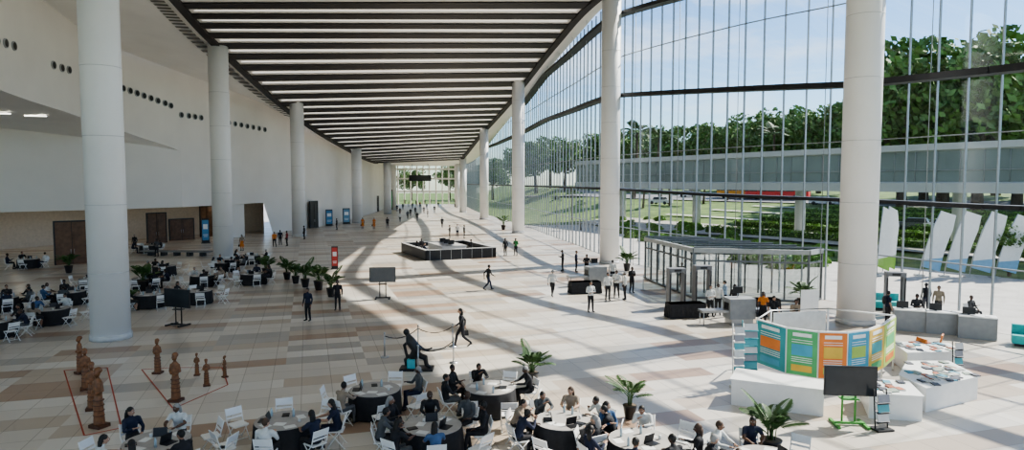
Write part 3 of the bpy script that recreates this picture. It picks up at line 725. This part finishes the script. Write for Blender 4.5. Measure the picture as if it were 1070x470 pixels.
TAPE=pm('red_floor_tape',(.42,.07,.04),.6)
def tape(pts):
    b=MB();q=[G(*p) for p in pts]
    for a,c in zip(q,q[1:]):
        d=(c-a);b.box(((a.x+c.x)/2,(a.y+c.y)/2,.006),(d.length,.04,.006),0,rz=math.atan2(d.y,d.x))
    b.obj('floor_tape_marking',[TAPE])
tape([(67,387),(112,384),(127,447),(88,455),(67,387)]);tape([(148,386),(182,384),(232,384),(238,402),(181,427),(148,386)])
b=MB();b.tube([(0,0,.1),(-.05,0,.5),(.1,0,.8),(-.15,0,1.15),(-.25,0,1.4)],[.12,.16,.22,.2,.08],0,12);b.ell((-.3,0,1.5),(.13,.11,.14),0)
b.tube([(-.1,0,1.1),(.25,.05,.85),(.5,.1,.75),(.7,.1,.85)],[.1,.09,.07,.04],0,10);b.tube([(.1,0,.6),(.45,-.1,.5),(.5,-.1,.2),(.65,-.1,.12)],[.15,.12,.09,.06],0,10);b.tube([(-.1,.05,1.2),(-.4,.1,.95),(-.3,.1,.5)],[.09,.07,.06],0,10);b.tube([(0,0,.6),(-.35,.1,.35),(-.3,.1,.12)],[.14,.1,.08],0,10)
o=blob(b);o.box((.1,0,.05),(1.3,.6,.1),1);o.box((-.1,-.1,.28),(.3,.3,.35),2);o.obj('bronze_sculpture',[BLACK,DARK,pm('cyan_panel',(.1,.45,.5),.5)],G(433,386),0,.95)
def stanchion(pts):
    for i,p in enumerate(pts):
        b=MB();b.tube([(0,0,0),(0,0,.03),(0,0,.05)],[.17,.17,.04],0,16);b.tube([(0,0,.04),(0,0,.95)],.025,0,10);b.ell((0,0,.97),(.04,.04,.04),0)
        if i<len(pts)-1:
            d=pts[i+1]-p;r=[V((d.x*t,d.y*t,.86-.9*t*(1-t))) for t in [k/8 for k in range(9)]];b.tube(r,.018,1,6)
        b.obj('rope_stanchion',[STEEL,CLOTH],p)
stanchion([G(402,373),G(437,364),G(473,362)]);stanchion([G(437,388),G(474,379)])
stanchion([G(672,303),G(698,302)])
# ---------- lounge island: low seating block ----------
b=MB();W_,L_=6.8,8.4
b.box((0,0,.14),(W_-1.4,L_-1.4,.28),1)
for s in(-1,1):
    b.box((s*(W_/2-.1),0,.45),(.2,L_,.9),0);b.box((0,s*(L_/2-.1),.45),(W_,.2,.9),0)
    b.box((s*(W_/2-.1),0,.93),(.28,L_+.08,.06),1);b.box((0,s*(L_/2-.1),.93),(W_-.3,.28,.06),1)
    b.box((s*(W_/2-.6),0,.22),(.8,L_-.5,.44),1);b.box((0,s*(L_/2-.6),.22),(W_-2,.8,.44),1)
    b.box((s*(W_/2-.6),0,.47),(.74,L_-.6,.06),3);b.box((0,s*(L_/2-.6),.47),(W_-2.1,.74,.06),3)
for k in range(-3,4):
    b.box((k,-L_/2-.01,.45),(.03,.02,.86),2);b.box((W_/2+.01,k*1.1,.45),(.02,.03,.86),2)
b.box((0,0,.62),(2.4,4.4,.72),1);b.box((0,0,1.01),(2.5,4.5,.06),3)
for y in(-1.3,0,1.3):b.box((0,y,1.3),(.6,.06,.4),0);b.tube([(0,y,1.0),(0,y,1.15)],.03,2)
b.obj('lounge_seating_island',[DARK,pm('island_grey',(.52,.51,.5),.6),STEEL,pm('island_cushion',(.42,.41,.4),.8)],(-6.3,64.5,0),.42,1)
Rm=Matrix.Rotation(.42,3,'Z')
for lx,ly,a in((-1.5,3.5,3.14),(.8,3.5,3.14),(-2.7,-1.5,-1.57),(-2.7,1.0,-1.57),(2.7,.5,1.57)):
    p=Rm@V((lx,ly,0))+V((-6.3,64.5,.04));person('sitb',p,a+.42,random.choice('kng'),'k')
b=MB();b.box((0,0,.42),(7,.9,.12),0)
for k in range(-2,3,1):b.box((k*1.3,0,.18),(.3,.7,.36),1)
b.obj('lounge_bench',[pm('cushion_grey',(.2,.2,.2),.8),DARK],G(185,267),-.1)
# ---------- security / vestibule ----------
def cloth_table(u,v,L,ang):
    b=MB();b.box((0,0,.73),(L,.75,.04),0)
    def rect(k,z,am):
        pts=[];hx,hy=L/2+k,.375+k
        P4=[(-hx,-hy),(hx,-hy),(hx,hy),(-hx,hy)];
        for e in range(4):
            a_,c_=P4[e],P4[(e+1)%4]
            for j in range(12):
                f=j/12;x=a_[0]+(c_[0]-a_[0])*f;y=a_[1]+(c_[1]-a_[1])*f;w=1+am*math.sin(j*math.pi/1.5);pts.append(V((x*w,y*w,z)))
        return pts
    A=rect(0,.75,0);B=rect(.06,.02,.03);b.add(A+B,[(j,(j+1)%48,48+(j+1)%48,48+j) for j in range(48)]+[tuple(range(47,-1,-1))],0)
    b.obj('draped_table',[CLOTH],G(u,v),ang)
cloth_table(716,331,1.9,.15);cloth_table(611,306,1.9,.2);cloth_table(795,326,1.8,.1)
def vest():
    z=3.05;pts=[V((9.6,48,0)),V((10.9,40.0,0)),V((17.2,38.6,0)),V((18.4,39.6,0))];BK=V((14.0,47.0,0))
    b=MB()
    for a,c in zip(pts,pts[1:]):
        d=c-a;L=d.length;ang=math.atan2(d.y,d.x);mid=(a+c)/2
        b.box((mid.x,mid.y,z-.13),(L,.25,.26),0,rz=ang);b.box((mid.x,mid.y,.06),(L,.14,.12),1,rz=ang);b.box((mid.x,mid.y,2.3),(L,.1,.1),1,rz=ang)
        n=max(1,int(L/1.15))
        for k in range(n+1):
            p=a+d*(k/n);b.box((p.x,p.y,z/2),(.09,.12,z),1,rz=ang)
        b.add([a+V((0,0,.1)),c+V((0,0,.1)),c+V((0,0,z-.2)),a+V((0,0,z-.2))],[(0,1,2,3)],2)
    b.add([p+V((0,0,z)) for p in pts]+[V((BK.x,BK.y,z))],[(0,1,2,3,4)],3)
    for k in range(6):
        f=k/5;a=pts[0].lerp(pts[1],f);c=BK.lerp(pts[3],f);d=c-a;mid=(a+c)/2;b.box((mid.x,mid.y,z+.04),(d.length,.12,.1),1,rz=math.atan2(d.y,d.x))
    for k in range(7):
        x=11.3+k*.85;b.box((x,42.0,1.25),(.08,.1,2.5),1)
    b.box((13.9,42.0,2.6),(5.3,.2,.3),1)
    b.obj('entrance_vestibule',[pm('vestibule_header',(.42,.43,.43),.5),pm('vestibule_frame',(.17,.18,.19),.4,.4),GLASS3,glassmat('vestibule_roof_glass',(.45,.5,.5),.12)])
vest()
def detector(u,v,ang):
    b=MB()
    for s in(-1,1):b.box((s*.42,0,1.05),(.1,.55,2.1),0);b.box((s*.42,-.28,1.05),(.06,.01,1.8),1)
    b.box((0,0,2.14),(.95,.55,.22),0);b.box((0,-.285,2.14),(.4,.01,.1),1);b.obj('metal_detector_gate',[pm('detector_grey',(.2,.2,.21),.5),BLACK],G(u,v),ang)
detector(706,322,.1);detector(733,318,.1);detector(934,328,-.3)
def xray(u,v,ang):
    b=MB();b.box((0,0,.8),(1.3,.9,1.0),0);b.box((0,0,.15),(1.1,.8,.3),1);b.box((-1.3,0,.68),(1.4,.6,.12),1);b.box((1.3,0,.68),(1.4,.6,.12),1)
    for x in(-1.9,1.9):
        for y in(-.25,.25):b.tube([(x,y,0),(x,y,.65)],.025,1,6)
    b.box((-.66,0,.86),(.02,.55,.45),2);b.box((.66,0,.86),(.02,.55,.45),2);b.tube([(0,.2,1.3),(0,.2,1.5)],.02,1);b.box((0,.2,1.65),(.5,.05,.32),2)
    b.obj('baggage_scanner',[pm('scanner_grey',(.3,.31,.32),.5),STEEL,BLACK],G(u,v),ang)
xray(622,298,.3);xray(772,338,.1)
def desk(u,v,L,ang,m=WHITE,name='reception_desk'):
    b=MB();b.box((0,-.3,.5),(L,.05,1.0),0);b.box((0,0,1.0),(L+.05,.75,.05),1)
    for s in(-1,1):b.box((s*L/2,0,.5),(.05,.7,1.0),0)
    b.box((0,0,.5),(L,.6,.03),1);b.box((-.3,.1,1.2),(.5,.04,.32),2);b.box((-.3,.12,1.05),(.08,.15,.1),2);b.box((.4,-.05,1.04),(.2,.3,.02),1)
    b.obj(name,[m,WHITE,BLACK],G(u,v),ang)
DG=pm('desk_grey',(.28,.29,.3),.5)
desk(950,345,1.3,-.4,DG);desk(985,348,1.4,-.4,DG);desk(1020,353,1.4,-.5,DG)
TQ=pm('turquoise_fabric',(.05,.4,.4),.7)
b=MB();b.box((0,0,.3),(1.4,.8,.35),0);b.box((0,.35,.6),(1.4,.15,.5),0);b.box((0,0,.07),(1.2,.6,.12),1);me=b.mesh('turquoise_sofa',[TQ,DARK])
put(me,'turquoise_sofa',G(1078,362),-.6);put(me,'turquoise_sofa',G(925,323),-.3)
person('sitb',G(1014,335),D(200),'k','k');put(CH,'folding_chair',G(1014,335),D(200))
# ---------- exhibition booth ----------
PC=[('teal_poster',(.05,.33,.36)),('green_poster',(.10,.42,.16)),('orange_poster',(.75,.22,.05)),('blue_poster',(.08,.35,.5)),('amber_poster',(.7,.45,.08)),('lime_poster',(.4,.55,.12))]
pmats=[pm(n_,c_,.6,var=.12,scale=2) for n_,c_ in PC]
pts=[(8.9,24.0),(9.4,22.6),(10.2,22.0),(11.1,21.9),(12.0,22.3),(13.0,23.2),(14.2,24.6)]
HB_=2.05
b=MB()
for i,(a,c) in enumerate(zip(pts,pts[1:])):
    a=V((*a,0));c=V((*c,0));d=c-a;ang=math.atan2(d.y,d.x);mid=(a+c)/2;nn=V((math.sin(ang),-math.cos(ang),0));L=d.length
    b.box((mid.x,mid.y,1.25),(L,.08,1.6),0,rz=ang)
    q=mid+nn*.05;b.box((q.x,q.y,1.24),(L*.97,.02,1.52),1+i,rz=ang)
    q=mid+nn*.065;b.box((q.x,q.y,1.86),(L*.6,.01,.12),7,rz=ang)
    for z in(1.68,1.60,1.08,1.01,.94):b.box((q.x,q.y,z),(L*.66,.01,.02),7,rz=ang)
    b.box((q.x,q.y,1.34),(L*.66,.01,.38),1+(i+2)%6,rz=ang)
    b.box((q.x,q.y,.72),(L*.66,.01,.22),1+(i+3)%6,rz=ang)
    b.tube([(a.x,a.y,0),(a.x,a.y,HB_)],.035,0,8)
b.tube([(14.2,24.6,0),(14.2,24.6,HB_)],.035,0,8)
bk=[(8.9,24.0),(10.0,25.6),(12.4,26.0),(14.2,24.6)]
for x,y in bk[1:3]:b.tube([(x,y,0),(x,y,HB_)],.035,0,8)
for zz in(HB_,1.1):b.tube([(x,y,zz) for x,y in bk],.03,0,8)
b.box((11.2,25.8,1.5),(2.2,.05,.9),8,rz=.16)
b.obj('exhibition_booth_panels',[WHITE]+pmats+[pm('poster_white',(.8,.8,.8),.6),pm('booth_back_panel',(.6,.62,.62),.6)])
def counter(name,corners,h,top=None):
    b=MB();n=len(corners);b.add([V((*c,0)) for c in corners]+[V((*c,h)) for c in corners],[(j,(j+1)%n,n+(j+1)%n,n+j) for j in range(n)]+[tuple(n+j for j in range(n))],0)
    cx=sum(c[0] for c in corners)/n;cy=sum(c[1] for c in corners)/n
    ov=[((c[0]-cx)*1.04+cx,(c[1]-cy)*1.04+cy) for c in corners]
    b.add([V((*c,h)) for c in ov]+[V((*c,h+.05)) for c in ov],[(j,(j+1)%n,n+(j+1)%n,n+j) for j in range(n)]+[tuple(n+j for j in range(n))],0)
    if top:
        x0=min(c[0] for c in corners)+.25;x1=max(c[0] for c in corners)-.25;y0=min(c[1] for c in corners)+.2;y1=max(c[1] for c in corners)-.2
        def inside(x,y):
            sgn=None
            for j in range(n):
                a=corners[j];c=corners[(j+1)%n];k=(c[0]-a[0])*(y-a[1])-(c[1]-a[1])*(x-a[0])
                if sgn is None:sgn=k>0
                elif (k>0)!=sgn:return False
            return True
        for _ in range(top):
            x,y=random.uniform(x0,x1),random.uniform(y0,y1)
            if not inside(x,y):continue
            b.box((x,y,h+.06+random.random()*.02),(.2,.28,.03),random.randint(1,5),rz=random.uniform(-.4,.4))
    b.obj(name,[WHITE,pm('mag_a',(.1,.1,.12),.5),pm('mag_b',(.5,.5,.48),.5),pm('mag_c',(.1,.3,.4),.5),pm('mag_d',(.45,.15,.08),.5),pm('mag_e',(.3,.35,.3),.5)])
random.seed(4)
counter('exhibition_counter',[(6.9,20.7),(7.5,21.9),(9.7,20.6),(9.3,19.6)],.78,0)
counter('exhibition_counter',[(10.6,19.5),(12.0,19.2),(12.4,20.6),(11.2,21.1)],.72,20)
counter('exhibition_counter',[(12.6,20.0),(15.0,21.2),(15.2,23.0),(13.8,23.0),(12.6,21.4)],.72,70)
counter('exhibition_counter',[(14.5,24.2),(16.6,24.4),(16.9,25.6),(14.9,25.9)],.72,30)
def rack(u,v,h=1.5,w=.35,col=DARK,ang=0):
    b=MB();b.box((0,0,.03),(w*1.3,.4,.05),0)
    for s in(-1,1):b.tube([(s*w/2,0,0),(s*w/2,.1,h)],.02,0,6)
    n=int(h/.28)
    for k in range(n):
        z=.25+k*.27
        if z>h-.1:break
        b.box((0,-.02,z),(w,.16,.02),0,rx=.3);b.box((0,-.05,z+.12),(w*.9,.03,.22),1+k%3,rx=-.25)
    b.obj('brochure_rack',[col,pm('broch_a',(.6,.6,.6),.5),pm('broch_b',(.1,.35,.4),.5),pm('broch_c',(.3,.3,.33),.5)],G(u,v),ang)
rack(771,405,2.2,.36,WHITE);rack(783,400,2.2,.5,pm('rack_teal',(.05,.3,.35),.5));rack(921,449,1.15,.4,DARK,.2)
rack(1000,395,1.3,.3)
def rollup(u,v,h,w,m,ang=0):
    b=MB();b.box((0,0,.04),(w,.2,.08),1);b.box((0,0,h/2+.05),(w*.96,.012,h),0);b.tube([(0,.04,.05),(0,.04,h)],.012,1,6);b.box((0,-.01,h*.8),(w*.6,.008,h*.1),2);b.box((0,-.01,h*.5),(w*.7,.008,h*.25),2)
    b.obj('roll_up_banner',[m,STEEL,WHITE],G(u,v),ang)
rollup(845,352,2.1,.85,WHITE,0)
b=MB();b.box((0,0,.4),(.55,.5,.08),0);b.box((0,.25,.68),(.55,.06,.5),0,rx=-.2)
for s in(-1,1):
    for t in(-1,1):b.tube([(s*.22,t*.2,.38),(s*.26,t*.24,0)],.015,1,6)
cm=b.mesh('orange_chair',[pm('orange_seat',(.6,.2,.05),.5),STEEL])
for u,v in((955,378),(975,372)):put(cm,'orange_chair',G(u,v),random.uniform(0,6))
# ---------- light ----------
w=bpy.data.worlds.new('World');bpy.context.scene.world=w;w.use_nodes=True
n=w.node_tree.nodes;l=w.node_tree.links;bg=n['Background']
sky=n.new('ShaderNodeTexSky');sky.sky_type='NISHITA';sky.sun_disc=False
sd=V((23,12,23.5)).normalized()
sky.sun_elevation=math.asin(sd.z);sky.sun_rotation=math.atan2(sd.x,sd.y);sky.air_density=1.0;sky.dust_density=.2;sky.ozone_density=2.5
tc=n.new('ShaderNodeTexCoord');mp=n.new('ShaderNodeMapping');mp.inputs['Scale'].default_value=(1,1,3.5)
no=n.new('ShaderNodeTexNoise');no.inputs['Scale'].default_value=2.6;no.inputs['Detail'].default_value=7;no.inputs['Roughness'].default_value=.6
tint=n.new('ShaderNodeMixRGB');tint.blend_type='MULTIPLY';tint.inputs['Fac'].default_value=1;tint.inputs[2].default_value=(.74,.88,1.02,1)
r=n.new('ShaderNodeValToRGB');r.color_ramp.elements[0].position=.48;r.color_ramp.elements[1].position=.7;r.color_ramp.elements[1].color=(.85,.85,.85,1)
mx=n.new('ShaderNodeMixRGB');mx.inputs[2].default_value=(7.5,7.5,7.6,1)
l.new(tc.outputs['Generated'],mp.inputs[0]);l.new(mp.outputs[0],no.inputs['Vector']);l.new(no.outputs['Fac'],r.inputs['Fac']);l.new(r.outputs['Color'],mx.inputs['Fac']);l.new(sky.outputs[0],tint.inputs[1]);l.new(tint.outputs[0],mx.inputs[1]);l.new(mx.outputs[0],bg.inputs['Color'])
bg.inputs['Strength'].default_value=.16
sl=bpy.data.lights.new('sun','SUN');sl.energy=7.5;sl.angle=.012;sl.color=(1,.93,.83)
so=bpy.data.objects.new('sun',sl);bpy.context.scene.collection.objects.link(so);so.rotation_euler=sd.to_track_quat('Z','Y').to_euler();so.location=(60,40,60)
vs_=bpy.context.scene.view_settings
vs_.view_transform='AgX'
try:vs_.look='AgX - Medium High Contrast'
except Exception as e:print(e)
vs_.exposure=.62
cam=bpy.data.cameras.new('camera');co=bpy.data.objects.new('camera',cam);bpy.context.scene.collection.objects.link(co)
co.location=(0,0,H);co.rotation_euler=(math.pi/2-T,0,0);cam.sensor_width=36;cam.lens=F/1070*36;cam.clip_end=1500
bpy.context.scene.camera=co
print('objs',len(bpy.data.objects))
